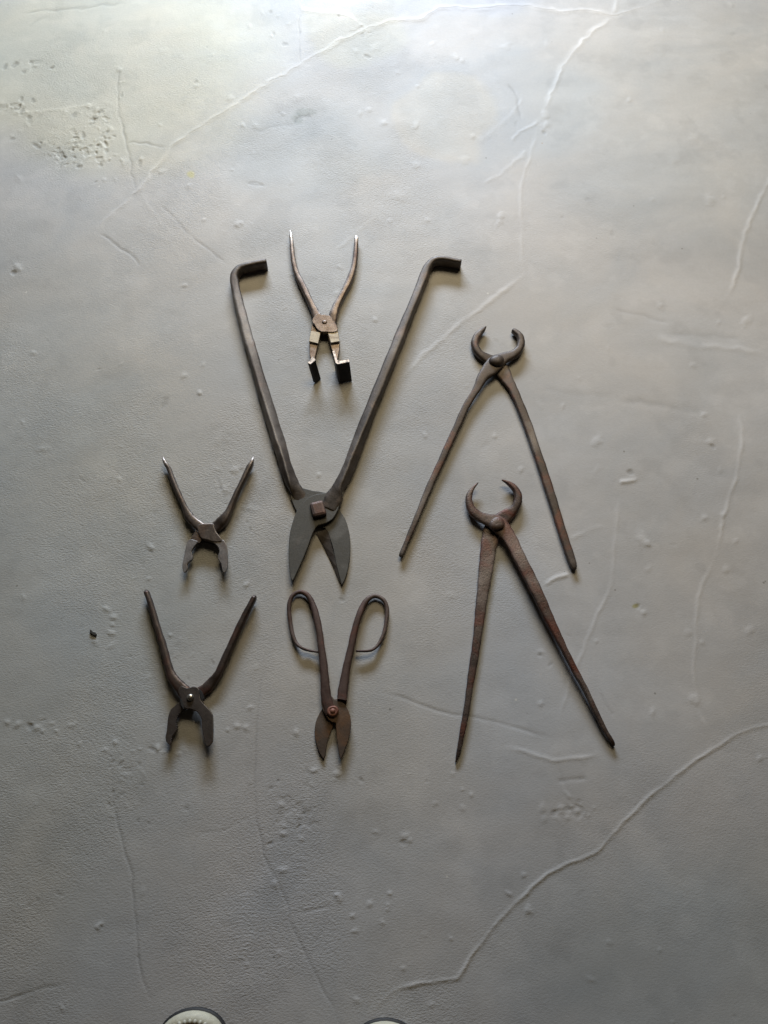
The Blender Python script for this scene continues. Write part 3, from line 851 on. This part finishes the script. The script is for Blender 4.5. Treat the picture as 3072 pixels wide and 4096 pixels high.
# ------------------------------------------------------------------ B: pliers with upright steel feet
T = thing("glazing_pliers", "small coppery pliers lying between the handles of the big shears, jaws ending in square plates", "pliers", P(1300, 1300), TOOLS)
bar("handle", [S(1159, 1163, 923, 12, 3, wear=1), S(1157, 1170, 940, 13, 6, wear=0.9), S(1158, 1173, 958, 13, 8, wear=0.35), S(1160, 1178, 1001, 13, 9), S(1165, 1185, 1049, 13, 9),
               S(1176, 1200, 1097, 13, 9), S(1198, 1226, 1145, 14, 9), S(1221, 1248, 1193, 15, 9), S(1240, 1270, 1235, 15, 9),
               S(1250, 1290, 1268, 15, 7), S(1262, 1310, 1290, 14, 5)], M_GLAZ, T, edge_wear=0.6, edge_side=-1)
bar("handle", [S(1421, 1429, 943, 12, 4, wear=1), S(1417, 1433, 952, 13, 7, wear=0.8), S(1416, 1433, 976, 13, 9), S(1411, 1432, 1025, 13, 9), S(1403, 1425, 1073, 13, 9),
               S(1384, 1411, 1121, 13, 9), S(1361, 1388, 1169, 13, 9), S(1333, 1364, 1218, 13, 9), S(1317, 1352, 1256, 13, 9), S(1308, 1349, 1285, 11, 8),
               S(1290, 1346, 1305, 9, 6)], M_GLAZ, T, edge_wear=0.7, edge_side=1)
plate("joint", [(1251, 1272), (1272, 1250), (1285, 1258), (1317, 1260), (1330, 1276), (1346, 1298), (1351, 1322), (1330, 1329), (1305, 1327), (1286, 1327),
                (1267, 1315), (1258, 1298), (1249, 1288)], 8, 17, M_GLAZ, T, bev=1.0, smooth_n=2)
lathe("rivet", P(1298, 1288, 0.017).x, P(1298, 1288, 0.017).y, [(4.4, 16), (4.4, 17.2), (3.8, 17.8), (1.5, 18.1)], M_GLAZ, T)
# left jaw
plate("jaw", [(1247, 1296), (1262, 1300), (1270, 1318), (1285, 1330), (1276, 1352), (1270, 1385), (1264, 1412), (1258, 1440), (1247, 1444), (1238, 1420),
              (1237, 1375), (1243, 1326)], 1, 11, M_GLAZ, T, bev=1.0, smooth_n=1)
plate("ground_pad", [(1243, 1323), (1282, 1329), (1279, 1345), (1272, 1374), (1236, 1365)], 10.5, 15, M_GLAZ_BLOCK, T, bev=0.8, smooth_n=1)
# right jaw
plate("jaw", [(1305, 1326), (1351, 1320), (1359, 1372), (1357, 1400), (1350, 1436), (1341, 1430), (1329, 1403), (1320, 1375)], 1, 11, M_GLAZ, T, bev=1.0, smooth_n=1)
plate("ground_pad", [(1311, 1330), (1351, 1323), (1359, 1365), (1323, 1371)], 10.5, 15.5, M_GLAZ_BLOCK, T, bev=0.8, smooth_n=1)


def upright(name, tops_px, h, lean, mat, wear_px=True):
    """folded sheet standing on the floor; tops in photograph pixels at height h (m), leaning by lean"""
    tops = [P(u, v, h) for u, v in tops_px]
    bots = [Vector((p.x + lean[0], p.y + lean[1], 0.0015)) for p in tops]
    n = len(tops)
    V = bots + [p.lerp(b, 0.035) for p, b in zip(tops, bots)] + tops
    F = [tuple(range(n - 1, -1, -1)), tuple(range(2 * n, 3 * n))]
    for j in range(2):
        for k in range(n):
            F.append((j * n + k, j * n + (k + 1) % n, (j + 1) * n + (k + 1) % n, (j + 1) * n + k))
    return mesh_part(name, V, F, mat, T, False, [0.0] * n + [0.0] * n + [0.9] * n)


# right foot: sheet bent to an L, its wide face towards the viewer
upright("foot_plate", [(1330, 1405), (1338, 1403), (1349, 1440), (1356, 1444), (1395, 1437), (1398, 1447), (1351, 1456), (1343, 1451)], 0.036, (0.003, -0.016), M_GLAZ_FOOT)
upright("foot_plate", [(1231, 1451), (1242, 1456), (1262, 1440), (1252, 1424), (1246, 1432)], 0.036, (0.007, -0.016), M_GLAZ_FOOT)

# ------------------------------------------------------------------ C: upper pincers
T = thing("carpenter_pincers", "plain brown pincers with the longest slim handles, blunt wide-gaping jaws pointing up", "pincers", P(1988, 1450), TOOLS)
# lower layer: right handle and left jaw
two_bars(("handle", "jaw"), [S(2296, 2306, 2278, 7, 6, ex=4.2), S(2283, 2308, 2268, 9, 8, ex=4.2), S(2270, 2302, 2240, 9.5, 8.5, ex=4.2), S(2244, 2277, 2164, 9.5, 8.5, ex=4.2), S(2219, 2254, 2088, 9.5, 8.5, ex=4.2),
                             S(2196, 2231, 2012, 9.5, 8.5, ex=4.2), S(2172, 2207, 1936, 9.5, 8.5, ex=4.2), S(2147, 2183, 1860, 9.5, 8.5, ex=4.2), S(2122, 2156, 1784, 9.5, 8.5, ex=4.2),
                             S(2096, 2131, 1708, 9.5, 8.5, ex=4.2), S(2066, 2102, 1632, 9.5, 8.5, ex=4.2), S(2031, 2071, 1556, 9.5, 8, ex=4.2), S(2002, 2054, 1518, 9, 7, ex=4.2),
                             Cn(2008, 1482, 62, 9, 6), Cn(1984, 1452, 60, 9, 6), Cn(1950, 1436, 42, 11, 9), Cn(1921, 1419, 33, 13, 12), Cn(1903, 1394, 31, 14, 13),
                             Cn(1899, 1367, 30, 14, 13), Cn(1912, 1341, 27, 14, 12), Cn(1930, 1322, 20, 13, 10), Cn(1944, 1307, 4, 12, 5)],
         14, M_PINC1, T)
two_bars(("handle", "jaw"), [S(1594, 1608, 2222, 8, 6, ex=4.2), S(1598, 1618, 2212, 10, 8, ex=4.2), S(1631, 1654, 2131, 10, 8.5, ex=4.2), S(1660, 1685, 2059, 10, 8.5, ex=4.2), S(1688, 1716, 1986, 10, 8.5, ex=4.2),
                             S(1719, 1747, 1914, 10.5, 8.5, ex=4.2), S(1752, 1781, 1842, 11, 8.5, ex=4.2), S(1784, 1814, 1769, 11.5, 8.5, ex=4.2), S(1817, 1848, 1697, 12, 8.5, ex=4.2),
                             S(1849, 1880, 1625, 13, 8.5, ex=4.2), S(1890, 1924, 1556, 14, 8, ex=4.2), Cn(1930, 1510, 44, 15, 7.5), Cn(1962, 1474, 66, 15, 6.5), Cn(1990, 1446, 62, 15, 6.5),
                             Cn(2022, 1430, 46, 15, 9), Cn(2052, 1420, 38, 15, 12), Cn(2075, 1400, 33, 15, 13), Cn(2084, 1372, 30, 15, 13), Cn(2079, 1347, 27, 15, 13),
                             Cn(2062, 1330, 22, 14, 12), Cn(2049, 1322, 12, 13, 10)],
         13, M_PINC1, T)
p = P(1988, 1440, 0.018)
lathe("rivet", p.x, p.y, [(12.5, 14), (12.3, 16.5), (10.5, 19), (7, 21), (3, 21.8)], M_PINC1, T, wob=0.06)

# ------------------------------------------------------------------ D: lower pincers
T = thing("farrier_pincers", "rust-mottled pincers with hooked pointed jaws and broad tapering handles, nearest the lower right", "pincers", P(1989, 2097), TOOLS)
two_bars(("handle", "jaw"), [S(1820, 1826, 3048, 4, 3, ex=4.2), S(1824, 1838, 3020, 6, 5, ex=4.2), S(1828, 1846, 2994, 7, 6, ex=4.2), S(1841, 1864, 2912, 8, 7, ex=4.2), S(1855, 1880, 2831, 8, 7, ex=4.2), S(1865, 1892, 2750, 8, 7, ex=4.2),
                             S(1876, 1907, 2668, 8, 7, ex=4.2), S(1887, 1921, 2587, 8, 7, ex=4.2), S(1896, 1933, 2505, 8, 7, ex=4.2), S(1902, 1946, 2424, 8, 7, ex=4.2), S(1909, 1960, 2343, 8, 7, ex=4.2),
                             S(1916, 1974, 2262, 8, 7, ex=4.2), S(1922, 1990, 2180, 8, 7, ex=4.2), Cn(1970, 2120, 70, 8, 6), Cn(1995, 2088, 66, 8, 6), Cn(2027, 2062, 54, 11, 9),
                             Cn(2057, 2036, 38, 13, 11), Cn(2071, 2006, 33, 14, 12), Cn(2070, 1976, 30, 14, 12), Cn(2055, 1950, 24, 14, 11), Cn(2032, 1932, 15, 13, 8),
                             Cn(2008, 1920, 4, 12, 3)],
         14, M_PINC2, T, ) 
two_bars(("handle", "jaw"), [S(2452, 2460, 2982, 6, 4, ex=4.2), S(2440, 2456, 2966, 8.5, 7, ex=4.2), S(2409, 2428, 2919, 11, 8, ex=4.2), S(2369, 2391, 2842, 13, 9.5, ex=4.2), S(2333, 2356, 2765, 15, 9.5, ex=4.2), S(2290, 2316, 2688, 16, 9.5, ex=4.2),
                             S(2250, 2277, 2611, 17, 9.5, ex=4.2), S(2208, 2243, 2534, 17.5, 9.5, ex=4.2), S(2166, 2210, 2457, 17.5, 9.5, ex=4.2), S(2129, 2177, 2381, 19, 9.5, ex=4.2), S(2089, 2142, 2304, 17, 8.5, ex=4.2),
                             S(2048, 2104, 2227, 17, 8.5, ex=4.2), S(2012, 2073, 2160, 16, 8, ex=4.2), Cn(2012, 2118, 66, 15.5, 7), Cn(1988, 2093, 76, 15, 7), Cn(1950, 2079, 52, 15, 8),
                             Cn(1915, 2065, 40, 15, 10), Cn(1889, 2043, 36, 15, 12), Cn(1877, 2014, 30, 15, 12), Cn(1876, 1986, 25, 15, 11), Cn(1889, 1957, 16, 14, 8),
                             Cn(1912, 1931, 4, 13, 3)],
         14, M_PINC2, T, edge_wear=0.0)
p = P(1989, 2093, 0.019)
lathe("rivet", p.x, p.y, [(11.5, 14), (11.3, 18.5), (9.8, 20.2), (4, 20.9)], M_PINC2, T, wob=0.07)

# ------------------------------------------------------------------ E: small pliers
T = thing("combination_pliers", "smallest pliers, left of the big shears, short grey jaws and pointed shiny handle ends", "pliers", P(830, 2130), TOOLS)
bar("handle", [S(650, 654, 1829, 10.05, 3, wear=1), S(650, 663, 1842, 14.5, 6, wear=0.9), S(654, 673, 1856, 15.5, 11, wear=0.35), S(666, 686, 1876, 15.5, 12), S(683, 706, 1927, 15.5, 12), S(704, 727, 1977, 15.5, 12),
               S(722, 745, 2015, 15.5, 12), S(731, 759, 2041, 15.5, 12), Cn(757, 2066, 36, 15.5, 12), Cn(775, 2086, 38, 15.5, 11), Cn(800, 2105, 38, 15.5, 7), Cn(830, 2118, 40, 14.5, 5)],
    M_SMALL, T, edge_wear=0.45, edge_side=-1)
bar("handle", [S(1012, 1016, 1829, 10.05, 3, wear=1), S(1003, 1016, 1842, 14.5, 6, wear=0.6), S(995, 1014, 1856, 15.5, 11), S(982, 1007, 1876, 15.5, 12), S(959, 981, 1927, 15.5, 12), S(934, 957, 1977, 15.5, 12),
               S(911, 937, 2028, 14.5, 12), S(895, 929, 2053, 14.5, 12), Cn(893, 2080, 44, 14, 12), Cn(875, 2100, 46, 11.05, 11), Cn(848, 2118, 46, 9.05, 6)],
    M_SMALL, T, edge_wear=0.35, edge_side=1)
plate("joint", [(788, 2116), (786, 2104), (800, 2094), (824, 2093), (853, 2093), (858, 2110), (866, 2128), (888, 2158), (880, 2167), (862, 2168), (846, 2166), (828, 2159), (805, 2154), (795, 2139)],
      0.5, 16.4, M_SMALL, T, bev=1.6, smooth_n=2, edgew=0.15)
plate("jaw_root", [(785, 2118), (797, 2145), (806, 2160), (798, 2173), (780, 2170), (760, 2160), (770, 2140)], 7, 13.5, M_SMALL, T, bev=0.8, smooth_n=1)
plate("jaw", [(762, 2156), (790, 2164), (786, 2174), (776, 2186), (769, 2197), (765, 2205), (767, 2215), (770, 2228), (768, 2238), (758, 2245), (750, 2254), (748, 2262), (751, 2272),
              (744, 2284), (736, 2289), (731, 2278), (729, 2258), (734, 2232), (739, 2208), (745, 2178), (752, 2164)], 9.5, 14, M_SMALL_JAW, T, bev=0.8, smooth_n=2)
plate("jaw", [(850, 2162), (888, 2158), (900, 2168), (908, 2192), (910, 2230), (908, 2268), (904, 2284), (895, 2290), (889, 2280), (885, 2256), (878, 2246), (872, 2234), (872, 2222),
              (877, 2208), (875, 2196), (868, 2182), (858, 2174)], 10, 15, M_SMALL_JAW, T, bev=0.8, smooth_n=2, edgew=0.3)

# ------------------------------------------------------------------ F: slip-joint pliers
T = thing("slip_joint_pliers", "dark pliers with serrated jaws and a shiny rivet, below the smallest pliers", "pliers", P(763, 2794), TOOLS)
bar("handle", [S(582, 592, 2362, 14.5, 6), S(576, 598, 2370, 16.5, 12), S(587, 610, 2402, 17, 13), S(605, 629, 2463, 17, 13), S(622, 648, 2525, 17, 13), S(639, 668, 2586, 17, 13), S(653, 685, 2648, 17, 13),
               S(664, 702, 2694, 17, 13), Cn(700, 2724, 42, 17, 12), Cn(728, 2756, 50, 16.5, 11), Cn(752, 2785, 50, 15, 6)], M_SLIP, T, edge_wear=0.45, edge_side=-1)
bar("handle", [S(1013, 1024, 2383, 14.5, 6), S(1006, 1027, 2390, 16.5, 12), S(1000, 1023, 2402, 17, 13), S(966, 994, 2463, 16.5, 13), S(935, 965, 2525, 16, 13), S(908, 938, 2586, 15.5, 13), S(879, 911, 2648, 15, 13),
               S(856, 892, 2694, 14.5, 12), Cn(850, 2728, 42, 11.05, 12), Cn(824, 2756, 44, 10.05, 11), Cn(795, 2772, 44, 8.55, 6)], M_SLIP, T, edge_wear=0.2, edge_side=1)
plate("jaw", [(724, 2742), (747, 2752), (771, 2746), (786, 2747), (796, 2758), (799, 2771), (802, 2798), (818, 2818), (839, 2841), (850, 2860), (852, 2900), (851, 2955), (846, 2972), (836, 2983), (824, 2984),
              (818, 2962), (812, 2938), (807, 2909), (806, 2880), (796, 2856), (782, 2844), (760, 2836), (741, 2834), (730, 2815), (722, 2792), (712, 2765)], 12.5, 17.5, M_SLIP_JAW, T, bev=1.0,
      smooth_n=2, edgew=0.25)
inner = []
a = [(738, 2836), (722, 2850), (711, 2863), (705, 2878), (705, 2893), (709, 2908)]
ch = catmull(a, 4)
for i, q in enumerate(ch):
    off = 3.2 if i % 2 else -2.2
    inner.append((q[0] + off, q[1] + off * 0.3))
b_ = [(711, 2916), (700, 2930), (690, 2942), (687, 2950)]
inner += b_
for i, q in enumerate(catmull([(687, 2952), (685, 2962), (684, 2974)], 3)):
    inner.append((q[0] + (2.4 if i % 2 else -2), q[1]))
left_jaw = [(748, 2826)] + inner + [(681, 2981), (671, 2975), (665, 2966), (661, 2949), (667, 2922), (671, 2880), (674, 2860), (683, 2838), (702, 2820), (722, 2806)]
plate("jaw", left_jaw, 7.5, 12.4, M_SLIP_JAW, T, bev=0.7, smooth_n=1, label="lower jaw of the pliers with saw-like teeth")
M_GAP_SHADE = metal("black_gap_shade", (0.006, 0.005, 0.004), (0.012, 0.010, 0.008), (0.012, 0.008, 0.006), 0.2, 0.8, 0.0, seed=20)  # black plates stand in for the shade inside the open joint gaps
plate("joint_gap_shade", [(719, 2797), (724, 2794), (731, 2806), (737, 2832), (733, 2836), (723, 2818)], 10, 18.0, M_GAP_SHADE, T, bev=0.2, smooth_n=2)
plate("joint_gap_shade", [(795, 2758), (802, 2761), (810, 2778), (812, 2796), (806, 2800), (801, 2786)], 10, 18.0, M_GAP_SHADE, T, bev=0.2, smooth_n=2)
p = P(763, 2791, 0.015)
lathe("rivet", p.x, p.y, [(5.2, 1), (5.2, 18.5), (4.6, 20), (3.2, 21.2), (1.2, 21.8)], M_PIN, T, wob=0.01)

# ------------------------------------------------------------------ G: snips with loop handles
T = thing("loop_handled_snips", "rusty red-brown snips with closed finger loops and short leaf blades", "snips", P(1330, 2848), TOOLS)
bar("handle", [Cn(1273, 2608, 8, 12, 5, ex=2.2), Cn(1236, 2602, 10, 10, 6, ex=2.2), Cn(1206, 2591, 12, 11, 6, ex=2.2), Cn(1183, 2569, 15, 9, 7, ex=2.2), Cn(1168, 2528, 16, 9, 7, ex=2.2),
               Cn(1160, 2478, 17, 9, 7, ex=2.2), Cn(1156, 2430, 17, 9, 7, ex=2.2), Cn(1167, 2388, 17, 9, 7, ex=2.2), Cn(1197, 2368, 17, 9, 7, ex=2.2), Cn(1229, 2380, 20, 10, 8, ex=2.2),
               Cn(1250, 2416, 24, 11, 9, ex=2.4), S(1251, 1278, 2462, 13, 9), S(1264, 1292, 2528, 14, 9), S(1272, 1300, 2594, 14, 9), S(1278, 1311, 2660, 14, 9), S(1282, 1318, 2726, 14, 9),
               S(1284, 1325, 2785, 13.5, 8), S(1292, 1340, 2830, 13, 6), S(1300, 1350, 2856, 12, 4)], M_SNIP, T)
bar("handle", [Cn(1425, 2604, 8, 13, 5, ex=2.2), Cn(1467, 2604, 10, 12, 6, ex=2.2), Cn(1495, 2596, 12, 11, 6, ex=2.2), Cn(1520, 2568, 15, 9, 7, ex=2.2), Cn(1537, 2528, 16, 9, 7, ex=2.2),
               Cn(1546, 2478, 17, 9, 7, ex=2.2), Cn(1548, 2436, 17, 9, 7, ex=2.2), Cn(1535, 2401, 17, 9, 7, ex=2.2), Cn(1503, 2384, 17, 9, 7, ex=2.2), Cn(1474, 2395, 20, 10, 8, ex=2.2),
               S(1438, 1466, 2425, 11, 9, ex=2.4), S(1420, 1447, 2470, 13, 9), S(1404, 1431, 2528, 13, 9), S(1389, 1418, 2594, 13, 9), S(1372, 1404, 2660, 13.5, 10), S(1359, 1396, 2726, 14, 12),
               S(1350, 1390, 2775, 14.5, 13, ex=5), S(1349, 1388, 2796, 14.5, 13, ex=6), S(1349, 1387, 2800, 14.5, 13, ex=6)], M_SNIP, T)
plate("blade", [(1384, 2790), (1350, 2795), (1320, 2800), (1288, 2836), (1269, 2871), (1259, 2908), (1259, 2950), (1272, 2997), (1284, 3022), (1293, 3034), (1300, 3024), (1308, 2974), (1318, 2941),
                (1332, 2905), (1350, 2870), (1384, 2825)], 0.8, 5, M_SNIP_BLADE, T, bev=0.8, smooth_n=2)
plate("blade", [(1284, 2792), (1300, 2780), (1325, 2782), (1338, 2797), (1358, 2802), (1384, 2822), (1401, 2865), (1404, 2908), (1394, 2957), (1374, 3014), (1362, 3036), (1355, 3010), (1348, 2957),
                (1344, 2908), (1341, 2890), (1326, 2888), (1305, 2866), (1289, 2834)], 5.3, 10.5, M_SNIP_BLADE, T, bev=0.9, smooth_n=2)
p = P(1331, 2844, 0.014)
o = lathe("rivet", p.x, p.y, [(8.2, 10), (8.0, 13.5), (6.8, 14.8), (4.8, 15.0), (4.2, 14.2), (3.4, 16.2), (1.2, 17.2)], M_SNIP_PIN, T, wob=0.05)

# ------------------------------------------------------------------ grit
p = P(371, 2530)
gr = [(358, 2520), (364, 2519), (371, 2527), (380, 2529), (385, 2536), (382, 2542), (374, 2540), (366, 2535), (360, 2530)]
T = None
g = plate("dark_crumb", gr, 0.3, 3.0, M_CRUMB, None, bev=0.6, smooth_n=2)
g['label'] = "tiny dark curled flake lying alone on the floor left of the serrated pliers"
g['category'] = "flake"

# ------------------------------------------------------------------ the shoes at the bottom edge
def simple_mat(name, col, rough, nscale=300, namp=0.15, bump=0.3, bd=0.0005, dark=None):
    m, nt, b = new_mat(name)
    tc = nt.nodes.new("ShaderNodeTexCoord")
    n1 = noise(nt, tc.outputs["Object"], nscale, 4, 0.6)
    n2 = noise(nt, tc.outputs["Object"], 30, 5, 0.6)
    lo = tuple(c * (1 - namp) for c in col); hi = tuple(min(1, c * (1 + namp)) for c in col)
    c = ramp(nt, n1, [(0.3, lo), (0.7, hi)])
    if dark:
        c = mixc(nt, ramp(nt, n2, [(0.5, (0, 0, 0)), (0.68, (0.75, 0.75, 0.75))]), c, dark)
    nt.links.new(c, b.inputs["Base Color"])
    b.inputs["Roughness"].default_value = rough
    bp = nt.nodes.new("ShaderNodeBump"); bp.inputs["Strength"].default_value = bump; bp.inputs["Distance"].default_value = bd
    nt.links.new(n1, bp.inputs["Height"]); nt.links.new(bp.outputs[0], b.inputs["Normal"])
    return m


M_SOLE = simple_mat("black_rubber", (0.016, 0.016, 0.017), 0.6)
M_CREAM = simple_mat("cream_leather", (0.46, 0.44, 0.34), 0.6, 90, 0.14, 0.6, 0.0016, dark=(0.30, 0.25, 0.16))
M_BROWN = simple_mat("brown_suede", (0.11, 0.062, 0.028), 0.8, 500, 0.35, 0.5, 0.0008)
M_THREAD = simple_mat("off_white_thread", (0.52, 0.51, 0.43), 0.7, 900, 0.1)


def shoe(u, v, rot, label):
    tip = P(u, v, 0.018)
    T = thing("shoe", label, "shoe", (tip.x, tip.y - 0.14, 0), "pair of cream shoes at the edge of the floor")
    L = 0.285

    def outline(s, n=64):
        """footprint, toe at the origin, body towards -y; s scales about the middle"""
        pts = []
        ctrl = [(0, 0), (0.028, -0.008), (0.0435, -0.030), (0.050, -0.065), (0.048, -0.105), (0.038, -0.16), (0.037, -0.215), (0.034, -0.258), (0.018, -0.282), (0, -0.285),
                (-0.018, -0.282), (-0.034, -0.258), (-0.036, -0.215), (-0.036, -0.16), (-0.046, -0.105), (-0.049, -0.065), (-0.043, -0.030), (-0.028, -0.008)]
        ch = catmull(ctrl, 4, True)
        for q in ch:
            x, y = q[0], q[1]
            nrm = Vector((x, (y + 0.06) if y > -0.06 else ((y + 0.225) if y < -0.225 else 0.0)))
            if nrm.length > 0:
                nrm.normalize()
            x += nrm.x * s; y += nrm.y * s
            xr = x * math.cos(rot) - y * math.sin(rot)
            yr = x * math.sin(rot) + y * math.cos(rot)
            pts.append((tip.x + xr, tip.y + yr))
        return pts

    def loft(name, layers, mat, cap=True):
        V, F = [], []
        n = None
        for s, zf in layers:
            o = outline(s)
            n = len(o)
            for i, (x, y) in enumerate(o):
                V.append(Vector((x, y, zf(i / n) / 1000)))
        for j in range(len(layers) - 1):
            for k in range(n):
                F.append((j * n + k, j * n + (k + 1) % n, (j + 1) * n + (k + 1) % n, (j + 1) * n + k))
        if cap:
            F.append(tuple(range((len(layers) - 1) * n, len(layers) * n)))
        return mesh_part(name, V, F, mat, T, True)
    k = lambda z: (lambda t: z)
    loft("sole", [(0.0015, k(0.5)), (0.0030, k(2)), (0.0034, k(7)), (0.0026, k(8.5)), (-0.004, k(9))], M_SOLE)
    loft("toe_rim", [(0.0003, k(8.5)), (0.0006, k(12)), (0.0000, k(16)), (-0.0022, k(19.5)), (-0.0052, k(21.5)), (-0.0088, k(22.5)), (-0.0112, k(21.5))], M_CREAM, cap=False)
    up = lambda a, b: (lambda t: a + (b - a) * (0.5 - 0.5 * math.cos(2 * math.pi * t)))
    # the vamp: a low dome of suede, rising towards the instep, with the ankle opening behind
    loft("vamp", [(-0.0104, k(19)), (-0.0125, up(22, 26)), (-0.017, up(25, 38)), (-0.023, up(27, 52)), (-0.030, up(28, 62))], M_BROWN)
    o1 = outline(-0.0090)
    V, F = [], []
    n = len(o1)
    cum = [0]
    for i in range(n):
        a, b = o1[i], o1[(i + 1) % n]
        cum.append(cum[-1] + math.hypot(b[0] - a[0], b[1] - a[1]))
    tot = cum[-1]
    cnt = 96
    for q in range(cnt):
        d = q / cnt * tot
        i = max(j for j in range(n) if cum[j] <= d)
        f = (d - cum[i]) / max(cum[i + 1] - cum[i], 1e-9)
        a, b = o1[i], o1[(i + 1) % n]
        x, y = a[0] + (b[0] - a[0]) * f, a[1] + (b[1] - a[1]) * f
        tx, ty = b[0] - a[0], b[1] - a[1]
        l = math.hypot(tx, ty); tx /= l; ty /= l
        base = len(V)
        R, Q = 6, 4
        for aa in range(R):
            t = (aa + 0.5) / R * math.pi
            for bb in range(8):
                ph = bb / 8 * 2 * math.pi
                lx = math.cos(t) * 0.0021
                cr = math.sin(t) * math.cos(ph) * 0.0030
                cz = math.sin(t) * math.sin(ph) * 0.0016
                V.append(Vector((x + tx * lx - ty * cr, y + ty * lx + tx * cr, 0.0228 + cz)))
        for aa in range(R - 1):
            for bb in range(8):
                F.append((base + aa * 8 + bb, base + aa * 8 + (bb + 1) % 8, base + (aa + 1) * 8 + (bb + 1) % 8, base + (aa + 1) * 8 + bb))
        F.append(tuple(base + bb for bb in range(8)))
        F.append(tuple(base + (R - 1) * 8 + bb for bb in range(8)))
    mesh_part("stitching", V, F, M_THREAD, T, True)


shoe(764, 4049, math.radians(3), "stitched cream shoe toe with brown upper, at the bottom edge below the serrated pliers")
shoe(1549, 4092, math.radians(-3), "cream shoe showing only a sliver of toe, at the bottom edge near the middle")
